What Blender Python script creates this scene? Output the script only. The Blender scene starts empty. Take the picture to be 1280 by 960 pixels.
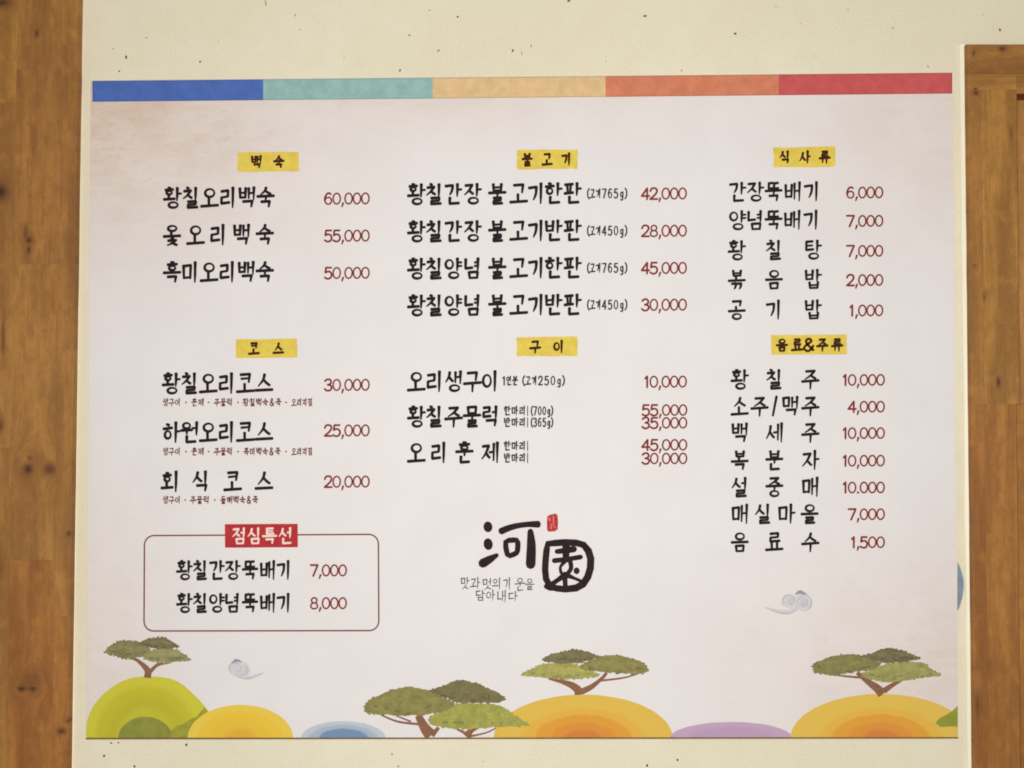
import bpy, math, random
from mathutils import Vector, Euler

# ------------------------------------------------------------------ camera, light, exposure
sc = bpy.context.scene
COL = sc.collection
FOCAL_PX, CX, CY = 1250.0, 640.0, 480.0
CAM_LOC = Vector((0.009556, -1.846043, 0.003125))
CAM_ROT = Euler((math.pi/2 + 0.020122, 0.0, 0.012446), 'XYZ')
CAM_MAT = CAM_ROT.to_matrix()
from mathutils import Matrix
CAM_MAT = CAM_MAT @ Matrix.Rotation(-0.003495, 3, 'Z')
cam = bpy.data.cameras.new("camera")
cam.sensor_width = 36.0
cam.lens = FOCAL_PX/1280.0*36.0
cam.clip_start, cam.clip_end = 0.01, 100
cam_o = bpy.data.objects.new("camera", cam); COL.objects.link(cam_o)
m4 = CAM_MAT.to_4x4(); m4.translation = CAM_LOC
cam_o.matrix_world = m4
sc.camera = cam_o

world = bpy.data.worlds.new("World"); sc.world = world; world.use_nodes = True
bg = world.node_tree.nodes["Background"]
bg.inputs[0].default_value = (1.0, 0.97, 0.93, 1); bg.inputs[1].default_value = 0.24

def area(name, loc, aim, sx, sy, power, col):
    l = bpy.data.lights.new(name, 'AREA'); l.shape = 'RECTANGLE'; l.size, l.size_y = sx, sy
    l.energy = power; l.color = col
    o = bpy.data.objects.new(name, l); COL.objects.link(o)
    o.location = loc
    o.rotation_euler = (Vector(aim)-Vector(loc)).to_track_quat('-Z', 'Y').to_euler()
area("ceiling_panel_light", (0.25, -2.1, 1.5), (0.05, 0, -0.35), 1.4, 0.7, 8, (1.0, 0.95, 0.88))
area("room_light", (0.02, -2.75, -0.25), (0, 0, -0.06), 1.1, 0.8, 53, (1.0, 0.975, 0.945))

vs = sc.view_settings
sc.display_settings.display_device = 'sRGB'
vs.view_transform = 'Standard'; vs.look = 'None'; vs.exposure = 0.0; vs.gamma = 1.0
vs.use_curve_mapping = False
sc.render.engine = 'CYCLES'
sc.cycles.filter_width = 1.85
sc.cycles.max_bounces = 5

# ------------------------------------------------------------------ helpers
def U(px, py, depth=0.0):
    """point (x, z) on the plane y = -depth seen at photograph pixel px, py"""
    d = CAM_MAT @ Vector(((px-CX)/FOCAL_PX, -(py-CY)/FOCAL_PX, -1.0))
    t = (-depth - CAM_LOC.y)/d.y
    p = CAM_LOC + d*t
    return p.x, p.z

def lin(c):
    c = c/255.0
    return c/12.92 if c <= 0.04045 else ((c+0.055)/1.055)**2.4
def rgb(r, g, b, k=1.0): return (lin(r)*k, lin(g)*k, lin(b)*k, 1.0)

class NT:
    def __init__(s, name, rough=0.8, spec=0.2):
        s.m = bpy.data.materials.new(name); s.m.use_nodes = True
        s.t = s.m.node_tree; s.b = s.t.nodes["Principled BSDF"]
        s.b.inputs["Roughness"].default_value = rough
        s.b.inputs["Specular IOR Level"].default_value = spec
    def n(s, kind, **kw):
        nd = s.t.nodes.new(kind)
        for k, v in kw.items(): setattr(nd, k, v)
        return nd
    def link(s, a, b): s.t.links.new(a, b)
    def put(s, sock, v):
        if isinstance(v, (int, float, tuple, Vector)): sock.default_value = v
        else: s.link(v, sock)
    def math(s, op, a, b=0.0, c=0.0, clamp=False):
        nd = s.n("ShaderNodeMath", operation=op); nd.use_clamp = clamp
        s.put(nd.inputs[0], a); s.put(nd.inputs[1], b); s.put(nd.inputs[2], c)
        return nd.outputs[0]
    def vmath(s, op, a, b=(0, 0, 0)):
        nd = s.n("ShaderNodeVectorMath", operation=op)
        s.put(nd.inputs[0], a); s.put(nd.inputs[1], b)
        return nd.outputs[1] if op in ('LENGTH', 'DISTANCE') else nd.outputs[0]
    def mix(s, f, a, b, blend='MIX'):
        nd = s.n("ShaderNodeMix", data_type='RGBA', blend_type=blend)
        s.put(nd.inputs[0], f); s.put(nd.inputs[6], a); s.put(nd.inputs[7], b)
        return nd.outputs[2]
    def noise(s, vec, scale, detail=3, rough=0.5, dist=0.0):
        nd = s.n("ShaderNodeTexNoise"); s.put(nd.inputs["Vector"], vec)
        nd.inputs["Scale"].default_value = scale; nd.inputs["Detail"].default_value = detail
        nd.inputs["Roughness"].default_value = rough; nd.inputs["Distortion"].default_value = dist
        return nd.outputs[0]
    def ramp(s, f, lo, hi):
        nd = s.n("ShaderNodeMapRange"); nd.interpolation_type = 'SMOOTHSTEP'
        s.put(nd.inputs[0], f); nd.inputs[1].default_value = lo; nd.inputs[2].default_value = hi
        return nd.outputs[0]
    def coord(s): return s.n("ShaderNodeTexCoord").outputs["Object"]
    def scale(s, vec, v): return s.vmath('MULTIPLY', vec, v)
    def bump(s, h, strength, dist):
        nd = s.n("ShaderNodeBump"); nd.inputs["Strength"].default_value = strength
        nd.inputs["Distance"].default_value = dist; s.put(nd.inputs["Height"], h)
        s.link(nd.outputs[0], s.b.inputs["Normal"])
    def color(s, v): s.put(s.b.inputs["Base Color"], v)

def mul(c, k): return (min(1, c[0]*k), min(1, c[1]*k), min(1, c[2]*k), 1.0)

_ink = {}
def ink(r, g, b, var=0.12, rough=0.75, scale=60.0):
    """printed ink: one colour, slightly uneven in density"""
    key = (r, g, b, var, scale)
    if key in _ink: return _ink[key]
    t = NT("printed_ink", rough, 0.15)
    c = rgb(r, g, b)
    co = t.coord()
    n1 = t.noise(co, scale, 4, 0.6); n2 = t.noise(co, scale*7, 2, 0.6)
    f = t.ramp(t.math('ADD', t.math('MULTIPLY', n1, 0.65), t.math('MULTIPLY', n2, 0.35)), 0.34, 0.66)
    t.color(t.mix(f, mul(c, 1-var), mul(c, 1+var)))
    _ink[key] = t.m
    return t.m

def mesh_obj(name, verts, faces, mat, parent=None, loc=None, smooth=False, **props):
    me = bpy.data.meshes.new(name); me.from_pydata(verts, [], faces); me.update()
    if mat: me.materials.append(mat)
    if smooth: me.shade_smooth()
    o = bpy.data.objects.new(name, me); COL.objects.link(o)
    if parent: o.parent = parent
    if loc: o.location = loc
    for k, v in props.items(): o[k] = v
    return o

def empty(name, loc, **props):
    o = bpy.data.objects.new(name, None); o.empty_display_size = 0.1
    COL.objects.link(o); o.location = loc
    for k, v in props.items(): o[k] = v
    return o

def slab(pts, y0, y1, org=(0, 0, 0), bevel=0.0):
    """pts: outline (x, z) anticlockwise or not, extruded from back y0 to front y1 (y1 < y0), front edge bevelled"""
    n = len(pts)
    area2 = sum(pts[i][0]*pts[(i+1) % n][1]-pts[(i+1) % n][0]*pts[i][1] for i in range(n))
    if area2 < 0: pts = pts[::-1]
    def inset(d):
        r = []
        for i in range(n):
            a, b, c = Vector(pts[i-1]), Vector(pts[i]), Vector(pts[(i+1) % n])
            e1 = (b-a).normalized(); e2 = (c-b).normalized()
            n1 = Vector((-e1.y, e1.x)); n2 = Vector((-e2.y, e2.x))
            k = n1+n2; k = k/max(0.3, k.length_squared)*2
            r.append(b+k*d)
        return r
    rings = [(pts, y0)]
    if bevel > 0:
        rings += [(pts, y1+bevel), (inset(bevel*0.3), y1+bevel*0.3), (inset(bevel), y1)]
    else: rings.append((pts, y1))
    V, F = [], []
    for r, y in rings:
        V += [(p[0]-org[0], y-org[1], p[1]-org[2]) for p in r]
    for k in range(len(rings)-1):
        for i in range(n):
            j = (i+1) % n
            F.append((k*n+i, k*n+j, (k+1)*n+j, (k+1)*n+i))
    F.append(tuple(range(n-1, -1, -1))[::-1] and tuple((len(rings)-1)*n+i for i in range(n)))
    F.append(tuple(range(n-1, -1, -1)))
    return V, F

# ------------------------------------------------------------------ the wall
def wall_material():
    t = NT("cream_wall_paint", 0.7, 0.25)
    co = t.coord()
    big = t.noise(co, 2.2, 4, 0.55); mid = t.noise(co, 22, 4, 0.6); fine = t.noise(co, 260, 3, 0.6)
    c = t.mix(t.ramp(big, 0.3, 0.7), rgb(229, 220, 190), rgb(236, 228, 203))
    c = t.mix(t.math('MULTIPLY', t.ramp(mid, 0.35, 0.75), 0.35), c, rgb(222, 212, 178))
    c = t.mix(t.math('MULTIPLY', t.ramp(fine, 0.35, 0.65), 0.38), c, rgb(244, 239, 220))
    t.color(c)
    t.bump(t.math('ADD', t.math('MULTIPLY', mid, 0.8), t.math('MULTIPLY', fine, 0.35)), 0.5, 0.0012)
    return t.m
WALL = wall_material()
V, F = slab([(-2.2, -1.6), (2.2, -1.6), (2.2, 1.6), (-2.2, 1.6)], 0.12, 0.0)
wall = mesh_obj("wall", V, F, WALL, kind='structure')

rnd = random.Random(5)
# dark specks in the paint, where the photograph shows them
flecks = [(141, 61, 1.0, 1.2, .5), (157.5, 71.5, 1.3, 2.6, 1), (149, 89, 1.5, 1.3, .8), (250, 77, 1.9, 1.3, 1), (332, 4, 1, 5, .5),
          (369, 19, .8, 3, .25), (512, 44, 2.1, 1.7, .55), (537, 13, 1.4, 1.2, .35), (572, 21, 1.5, 1.3, .7), (548, 63, 2.6, 1.0, 1),
          (500, 88, 1.2, 2.2, .6), (183, 47, 1.4, 1.2, .3), (806, 20, 2.7, 1.6, 1), (919, 42, 1.9, 1.5, .8), (1116, 35, 1.5, 1.3, .5),
          (1250, 37, 1.4, 2.3, .9), (641, 63, 1.5, 2.4, .7), (652, 66, .8, 2.6, .3), (664, 57, .8, 2.6, .35), (711, 1, 2.4, 1.6, .7), (1160, 83, 1.6, 1.2, .3),
          (852, 88, 1, 2, .35), (139, 929, 1.8, 1.1, .8), (148, 928.5, 1.4, .9, .7), (233, 931, 1.5, 2.2, .8), (130, 945, 1.5, 1.7, .8),
          (168, 958, 1.4, 2.0, .7), (490, 943, 1.4, 2.0, .5), (498, 958, 1.2, 1.8, .5), (809, 957, 1.4, 2.2, .8), (847, 950, 1.4, 1.5, .7),
          (273, 52, .9, .8, .3), (1060, 12, 1.0, 1.2, .25), (1020, 70, .9, 1.0, .25), (375, 37, .7, 1.3, .25), (430, 72, .8, .7, .25),
          (1229, 19, .9, .8, .25), (970, 8, .8, 1.4, .22), (757, 77, .9, .8, .22), (1001, 29, .8, .8, .2), (604, 952, 1, .9, .2)]
for shade, nm in ((0, 'strong'), (1, 'faint')):
    V, F = [], []
    for (x, y, rx, ry, s) in flecks:
        if (s < .6) != bool(shade): continue
        b = len(V); k = 9
        X, Z = U(x, y, 0.0006)
        a0 = rnd.uniform(-.5, .5)
        ring = []
        for i in range(k):
            a = math.tau*i/k; q = rnd.uniform(.7, 1.2)
            dx, dz = math.cos(a)*rx*q*.00135, math.sin(a)*ry*q*.00135
            ring.append((X+dx*math.cos(a0)-dz*math.sin(a0), 0.0, Z+dx*math.sin(a0)+dz*math.cos(a0)))
        V += ring
        V.append((X, -0.0007, Z))
        F += [(b+i, b+(i+1) % k, b+k) for i in range(k)]
    o = mesh_obj("paint_fleck", V, F, ink(96, 80, 62) if not shade else ink(176, 162, 130), parent=wall, kind='stuff')
    o.location = (0, -0.0002, 0)

# ------------------------------------------------------------------ timber
def wood_material(seed, tint, knots, horizontal=False, dark=0.0):
    """knots: (x, z, rx, rz, strength) in object space (metres)"""
    t = NT("stained_pine", 0.52, 0.35)
    co = t.coord()
    sep = t.n("ShaderNodeSeparateXYZ"); t.link(co, sep.inputs[0])
    X, Z = sep.outputs[0], sep.outputs[2]
    if horizontal: X, Z = Z, X
    ks = [(k[1], k[0], k[3], k[2], k[4]) if horizontal else k for k in knots]
    core, halo = None, None
    Xw = X
    for (kx, kz, rx, rz, s) in ks:
        dx = t.math('DIVIDE', t.math('SUBTRACT', X, kx), rx)
        dz = t.math('DIVIDE', t.math('SUBTRACT', Z, kz), rz)
        d2 = t.math('ADD', t.math('MULTIPLY', dx, dx), t.math('MULTIPLY', dz, dz))
        g = t.math('EXPONENT', t.math('MULTIPLY', d2, -0.16))
        Xw = t.math('SUBTRACT', Xw, t.math('MULTIPLY', t.math('MULTIPLY', dx, rx*0.85), g))
        cmask = t.math('MULTIPLY', t.math('EXPONENT', t.math('MULTIPLY', d2, -1.0)), s)
        hmask = t.math('MULTIPLY', t.math('EXPONENT', t.math('MULTIPLY', d2, -0.32)), s*0.7)
        core = cmask if core is None else t.math('MAXIMUM', core, cmask)
        halo = hmask if halo is None else t.math('MAXIMUM', halo, hmask)
    def vec(sx, sz, off):
        c = t.n("ShaderNodeCombineXYZ")
        t.link(t.math('MULTIPLY', Xw, sx), c.inputs[0]); c.inputs[1].default_value = off
        t.link(t.math('MULTIPLY', Z, sz), c.inputs[2])
        return c.outputs[0]
    wide = t.noise(vec(26, 2.6, seed), 1.0, 3, 0.5, 0.4)
    strip = t.noise(vec(90, 3.5, seed+3), 1.0, 4, 0.55, 0.3)
    fine = t.noise(vec(620, 10, seed+7), 1.0, 4, 0.7)
    spot = t.noise(vec(60, 32, seed+11), 1.0, 4, 0.6)
    pore = t.noise(vec(700, 60, seed+13), 1.0, 2, 0.5)
    a, b, c = rgb(*tint[0]), rgb(*tint[1]), rgb(*tint[2])
    col = t.mix(t.ramp(wide, 0.36, 0.64), mul(a, 0.90), b)
    col = t.mix(t.math('MULTIPLY', t.ramp(strip, 0.45, 0.72), 0.62), col, c)
    col = t.mix(t.math('MULTIPLY', t.ramp(spot, 0.42, 0.68), 0.40), col, mul(a, 0.68))
    col = t.mix(t.math('MULTIPLY', t.ramp(fine, 0.40, 0.70), 0.42), col, mul(a, 0.62))
    col = t.mix(t.math('MULTIPLY', t.ramp(pore, 0.58, 0.72), 0.50), col, mul(a, 0.45))
    col = t.mix(t.math('MULTIPLY', t.ramp(t.noise(vec(40, 26, seed+17), 1.0, 3, 0.6), 0.5, 0.74), 0.30), col, mul(b, 1.30))
    if core is not None:
        wob = t.math('ADD', 0.7, t.math('MULTIPLY', spot, 0.6))
        col = t.mix(t.math('MULTIPLY', t.math('MULTIPLY', halo, wob, clamp=True), 0.75), col, rgb(116, 70, 42))
        col = t.mix(t.math('MULTIPLY', core, wob, clamp=True), col, rgb(70, 36, 20))
    t.color(col)
    h = t.math('ADD', t.math('MULTIPLY', fine, 0.8), t.math('MULTIPLY', strip, 0.9))
    t.bump(h, 0.6, 0.0016)
    t.put(t.b.inputs["Roughness"], t.math('ADD', 0.42, t.math('MULTIPLY', strip, 0.25)))
    return t.m

TAN = ((158, 107, 48), (184, 131, 62), (164, 110, 48))
BRN = ((152, 101, 47), (177, 123, 59), (158, 104, 46))
GLD = ((160, 110, 48), (186, 134, 62), (166, 113, 48))
RED = ((156, 99, 42), (178, 120, 54), (150, 92, 38))

def stave(parent, name, quad, y_back, y_front, org, seed, tint, knots=(), horizontal=False, bevel=0.0003, gap=0.00002):
    """quad: photograph pixels TL, TR, BR, BL of its front face"""
    P = [U(x, y, -y_front) for (x, y) in quad]
    cx = sum(p[0] for p in P)/4; cz = sum(p[1] for p in P)/4
    P = [(p[0]+(gap if p[0] < cx else -gap), p[1]+(gap if p[1] < cz else -gap)) for p in P]
    V, F = slab(P, y_back, y_front, org, bevel)
    kn = []
    for (x, y, rx, ry, s) in knots:
        k = U(x, y, -y_front)
        kn.append((k[0]-org[0], k[1]-org[2], rx*0.00146, ry*0.00146, s))
    return mesh_obj(name, V, F, wood_material(seed, tint, kn, horizontal), parent=parent)

# left post: three laminated columns of staves.  its right edge runs from (103,-) down to (90,-)
def lx(y, x_at0, lean=-13.5): return x_at0 + lean*y/960.0
pz = U(50, 1100)[1]
org = (U(40, 960)[0], -0.0, pz)
post = empty("wooden_post", org, label="brown stained timber post left of the menu board, running past the top of the photo", category="post")
PF = -0.019
def left(x0, x1, y0, y1, seed, tint, knots=(), bev=0.0002):
    stave(post, "stave", [(lx(y0, x0), y0), (lx(y0, x1), y0), (lx(y1, x1), y1), (lx(y1, x0), y1)], -0.0004, PF, org, seed, tint, knots, bevel=bev)
left(-75, 22, -140, 129, 1.0, GLD, [(3, 3, 11, 6, .8)])
left(-75, 22, 129, 560, 2.0, TAN, [(1, 240, 8, 9, 1), (4, 420, 2.5, 26, .6), (-3, 532, 6, 9, 1)])
left(-75, 22, 560, 1100, 3.0, TAN, [(-3, 700, 6, 30, .4)])
left(22, 78, -140, 87, 4.0, BRN, [(46, 42, 2, 4, .7)])
left(22, 78, 87, 330, 5.0, BRN, [(58, 74, 9, 6, .4), (36, 300, 4.5, 4.5, .75), (32, 292, 2.5, 12, .45), (36, 312, 2.4, 5, .7)])
left(22, 78, 330, 700, 6.0, TAN, [(35, 586, 6.5, 7, .95), (62, 586, 10, 8.5, .75), (37, 573, 4, 5, .5), (48, 574, 14, 12, .25)])
left(22, 78, 700, 1100, 7.0, RED, [(27, 861, 4.5, 3.5, 1), (41, 861, 4.5, 3.5, .9), (38, 850, 16, 13, .35), (31, 690, 3, 5, .5)])
left(78, 98.4, -140, 56, 8.0, TAN, bev=0.0002)
left(78, 98.4, 56, 437, 9.0, BRN, bev=0.0002)
left(78, 98.4, 437, 770, 10.0, TAN, [(86, 667, 2.5, 3, .8)], bev=0.0002)
left(78, 98.4, 770, 1100, 11.0, RED, [(77, 914, 5, 3.6, .8), (87, 901, 4, 3, .7)], bev=0.0002)

# right: a timber door frame standing clear of the wall face
FFR = -0.018
forg = (U(1240, 960)[0], 0.0, pz)
frame = empty("wooden_door_frame", forg, label="honey brown pine door frame at the right edge, its top corner beside the red stripe", category="door frame")
def rx_(y): return 1209.0 + (y-55)*9.2/905.0
def right(name, x0, x1, y0, y1, seed, tint, knots=(), yf=FFR, hor=False, bev=0.0002, lean=1.0):
    dx0 = (rx_(y0)-1209.0)*lean; dx1 = (rx_(y1)-1209.0)*lean
    return stave(frame, name, [(x0+dx0, y0), (x1+dx0, y0), (x1+dx1, y1), (x0+dx1, y1)], -0.0004, yf, forg, seed, tint, knots, hor, bev)
right("top_rail", 1209.0, 1420, 55, 92, 21.0, BRN, [(1253, 61, 4.5, 3, .8), (1217, 66, 2, 4, .6)], hor=True, bev=0.0028)
right("stave", 1209.0, 1270, 92, 112, 22.0, TAN, [(1219.5, 112, 2.2, 2.4, .9)], hor=True)
right("stave", 1209.0, 1226, 112, 505, 23.0, TAN, [(1220, 116, 2.4, 2.6, .9), (1218, 332, 2, 2.4, .5)], bev=0.0002)
right("stave", 1226, 1270, 112, 505, 24.0, GLD, [(1227, 371, 3.6, 4.8, 1), (1248, 478, 2.4, 5.5, .95), (1264, 168, 2, 7, .5)])
right("stave", 1209.0, 1226, 505, 1100, 25.0, RED, [(1203, 481, 3, 4, .5), (1222, 880, 3, 16, .5)], bev=0.0002)
right("stave", 1226, 1266, 505, 1100, 26.0, ((158, 103, 43), (182, 124, 55), (156, 98, 40)), [(1229, 831, 4.8, 3.6, .95), (1229, 870, 2, 22, .5)])
right("stave", 1270, 1420, 92, 117, 27.0, TAN, hor=True)
right("door_panel", 1270.6, 1420, 125, 505, 28.0, ((168, 115, 58), (190, 136, 74), (170, 115, 56)), yf=-0.0155, bev=0.0015)
right("door_panel", 1266.6, 1420, 505, 1100, 29.0, ((158, 105, 44), (180, 124, 54), (160, 105, 44)), yf=-0.0155, bev=0.0015)
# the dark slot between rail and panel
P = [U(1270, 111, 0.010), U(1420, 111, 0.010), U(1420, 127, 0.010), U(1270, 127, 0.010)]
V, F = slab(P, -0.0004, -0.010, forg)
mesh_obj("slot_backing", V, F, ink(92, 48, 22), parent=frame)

# added cream strips: the bright halo beside the timber, put into colour
def halo_strip(p0, p1, r, sgn, col):
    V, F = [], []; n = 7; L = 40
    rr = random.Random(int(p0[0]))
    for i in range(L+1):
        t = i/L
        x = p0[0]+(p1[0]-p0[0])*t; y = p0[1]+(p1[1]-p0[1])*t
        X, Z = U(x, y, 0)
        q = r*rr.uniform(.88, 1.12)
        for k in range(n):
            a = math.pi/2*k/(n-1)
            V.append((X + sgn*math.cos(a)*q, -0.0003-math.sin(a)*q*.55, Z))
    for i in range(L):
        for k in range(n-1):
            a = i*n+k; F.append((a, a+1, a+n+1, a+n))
    m = NT("cream_edge_halo", 0.45, 0.4); m.color(col)
    mesh_obj("edge_halo_strip", V, F, m.m, parent=wall, smooth=True)
halo_strip((102.6, -140), (87.0, 1100), 0.0052, 1, rgb(255, 246, 212))
halo_strip((1204.6, 56), (1216.0, 1100), 0.0098, -1, rgb(250, 244, 218))

# ------------------------------------------------------------------ the menu board
BF = -0.0030                                   # front of the sheet
corners = [(113.5, 100.5), (1190.5, 90.2), (1198.0, 923.6), (107.0, 924.6)]
P = [U(x, y, -BF) for x, y in corners]
borg = ((P[2][0]+P[3][0])/2, 0.0, P[3][1])
board = empty("menu_board", borg, label="large pale Korean menu board with coloured top stripe and printed hills on cream wall", category="menu board")
def sheet_material():
    t = NT("printed_sheet", 0.55, 0.3)
    co = t.coord()
    sep = t.n("ShaderNodeSeparateXYZ"); t.link(co, sep.inputs[0])
    X, Z = sep.outputs[0], sep.outputs[2]
    def blob(cx, cz, rx, rz):
        dx = t.math('DIVIDE', t.math('SUBTRACT', X, cx), rx); dz = t.math('DIVIDE', t.math('SUBTRACT', Z, cz), rz)
        return t.math('EXPONENT', t.math('MULTIPLY', t.math('ADD', t.math('MULTIPLY', dx, dx), t.math('MULTIPLY', dz, dz)), -1))
    tl = blob(-0.80, 1.20, 0.36, 0.24)
    tm = t.math('MULTIPLY', blob(-0.30, 1.24, 0.60, 0.10), 0.6)
    tr = t.math('MULTIPLY', blob(0.82, 1.17, 0.26, 0.20), 0.42)
    br = t.math('MULTIPLY', blob(0.82, 0.12, 0.34, 0.20), 0.45)
    bl = t.math('MULTIPLY', blob(-0.84, 0.16, 0.16, 0.26), 0.45)
    s = t.math('MAXIMUM', t.math('MAXIMUM', t.math('MAXIMUM', tl, tr), t.math('MAXIMUM', br, bl)), tm)
    streak = t.noise(t.scale(co, (9, 1, 38)), 1.0, 5, 0.62, 0.6)
    cloud = t.noise(co, 7, 5, 0.6, 0.4)
    fibre = t.noise(t.scale(co, (48, 1, 120)), 1.0, 5, 0.72, 1.2)
    fine = t.noise(co, 330, 3, 0.65)
    f = t.math('MULTIPLY', s, t.math('ADD', 0.80, t.math('MULTIPLY', t.ramp(streak, .36, .64), 0.40)), clamp=True)
    base = t.mix(t.ramp(cloud, .35, .65), rgb(234, 229, 228), rgb(237, 232, 231))
    stain = t.mix(t.ramp(cloud, .38, .62), rgb(220, 197, 178), rgb(226, 208, 192))
    col = t.mix(f, base, stain)
    w = t.math('MULTIPLY', t.math('MULTIPLY', s, t.ramp(fibre, .55, .64)), 0.30)
    col = t.mix(w, col, rgb(190, 160, 136))
    w2 = t.math('MULTIPLY', t.math('MULTIPLY', s, t.ramp(t.math('SUBTRACT', 1.0, fibre), .57, .66)), 0.32)
    col = t.mix(w2, col, rgb(236, 224, 206))
    col = t.mix(t.math('MULTIPLY', t.ramp(fine, .3, .7), 0.12), col, rgb(206, 194, 190))
    t.color(col)
    t.bump(t.math('ADD', fine, t.math('MULTIPLY', t.noise(co, 40, 3, .5), 1.0)), 0.25, 0.0004)
    return t.m
V, F = slab(P, -0.0003, BF, borg, 0.0006)
mesh_obj("sheet", V, F, sheet_material(), parent=board)

class Print:
    """collects flat shapes drawn in photograph pixels and laid on the board; one mesh"""
    count = 0
    def __init__(s, layer):
        Print.count += 1
        s.V, s.F, s.z, s.org = [], [], BF - layer*1.2e-5 - Print.count*1.1e-6, borg
    def put(s, pts):
        b = len(s.V)
        for (x, y) in pts:
            X, Z = U(x, y, -s.z)
            s.V.append((X-s.org[0], s.z-s.org[1], Z-s.org[2]))
        s.z -= 2.3e-7
        return b
    def poly(s, pts):
        a = sum(pts[i-1][0]*pts[i][1]-pts[i][0]*pts[i-1][1] for i in range(len(pts)))
        if a > 0: pts = pts[::-1]
        b = s.put(pts); s.F.append(tuple(range(b, b+len(pts))))
    def ellipse(s, cx, cy, rx, ry, rot=0, n=18):
        s.poly([(cx+rx*math.cos(a)*math.cos(rot)-ry*math.sin(a)*math.sin(rot), cy+rx*math.cos(a)*math.sin(rot)+ry*math.sin(a)*math.cos(rot))
                for a in [math.tau*i/n for i in range(n)]])
    def ring(s, pts, ws):
        """closed stroke"""
        n = len(pts); inn, out = [], []
        for i in range(n):
            t = Vector(pts[(i+1) % n])-Vector(pts[i-1]); t.normalize(); nn = Vector((-t.y, t.x))
            w = ws[i] if isinstance(ws, list) else ws
            out.append(Vector(pts[i])+nn*w/2); inn.append(Vector(pts[i])-nn*w/2)
        b = s.put([tuple(p) for p in out+inn])
        for i in range(n):
            j = (i+1) % n
            s.F.append((b+i, b+j, b+n+j, b+n+i))
    def stroke(s, pts, ws, smooth=False, cap=1.0):
        """open brush stroke; ws: widths along it"""
        pts = [Vector(p) for p in pts]
        if smooth and len(pts) > 2:
            q = []
            for i in range(len(pts)-1):
                p0 = pts[max(0, i-1)]; p1 = pts[i]; p2 = pts[i+1]; p3 = pts[min(len(pts)-1, i+2)]
                for k in range(5):
                    t = k/5
                    q.append(0.5*((2*p1)+(p2-p0)*t+(2*p0-5*p1+4*p2-p3)*t*t+(3*p1-p0-3*p2+p3)*t**3))
            q.append(pts[-1]); pts = q
        n = len(pts)
        L = [0]
        for i in range(1, n): L.append(L[-1]+(pts[i]-pts[i-1]).length)
        T = [l/max(L[-1], 1e-6) for l in L]
        def W(t):
            u = t*(len(ws)-1); i = min(int(u), len(ws)-2); return ws[i]+(ws[i+1]-ws[i])*(u-i)
        if len(ws) == 1: ws = [ws[0], ws[0]]
        le, ri = [], []
        for i in range(n):
            d1 = (pts[i]-pts[i-1]).normalized() if i else (pts[1]-pts[0]).normalized()
            d2 = (pts[i+1]-pts[i]).normalized() if i < n-1 else d1
            n1 = Vector((-d1.y, d1.x)); n2 = Vector((-d2.y, d2.x)); k = n1+n2
            k = k/max(0.5, k.length_squared)*2
            w = W(T[i])/2
            le.append(pts[i]+k*w); ri.append(pts[i]-k*w)
        def capv(c, d, w):
            nn = Vector((-d.y, d.x)); return [c+nn*w*math.cos(a)+d*w*cap*math.sin(a) for a in (math.pi/4, math.pi/2, math.pi*3/4)]
        dE = (pts[-1]-pts[-2]).normalized(); dS = (pts[0]-pts[1]).normalized()
        b = s.put([tuple(p) for p in le+ri])
        for i in range(n-1): s.F.append((b+i, b+n+i, b+n+i+1, b+i+1))
        e = s.put([tuple(p) for p in [le[-1]]+capv(pts[-1], dE, W(1)/2)+[ri[-1]]]); s.F.append(tuple(range(e, e+5)))
        e = s.put([tuple(p) for p in [ri[0]]+capv(pts[0], dS, W(0)/2)+[le[0]]]); s.F.append(tuple(range(e, e+5)))
    def build(s, name, mat, parent=board, **props):
        return mesh_obj(name, s.V, s.F, mat, parent=parent, **props)

# ---- coloured stripe across the top
xs = [115.5, 329, 541, 757, 973.5, 1190.2]
bc = [((80, 110, 184), "blue"), ((150, 188, 184), "pale teal"), ((226, 192, 142), "sand"), ((214, 132, 100), "orange"), ((204, 92, 92), "red")]
def top(x): return 100.9-(x-115.5)*10.3/1075
for i, (c, nm) in enumerate(bc):
    p = Print(3); a, b = xs[i], xs[i+1]
    p.poly([(a, top(a)+.3), (b, top(b)+.3), (b, top(b)+26.2), (a, top(a)+26.2)])
    p.build("stripe", ink(*c, var=0.10, scale=45), label=nm+" block of the top stripe")
    p = Print(4); dk = tuple(int(v*.88) for v in c)
    for dy, w in ((0.9, 1.0), (25.8, 1.1)): p.stroke([(a+.6, top(a)+dy), (b-.6, top(b)+dy)], [w, w])
    if i in (0, 4):
        xx = a+.8 if i == 0 else b-.8
        p.stroke([(xx, top(xx)+1), (xx, top(xx)+25.5)], [1.4, 1.4])
    p.build("stripe_edge", ink(*dk))

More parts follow.
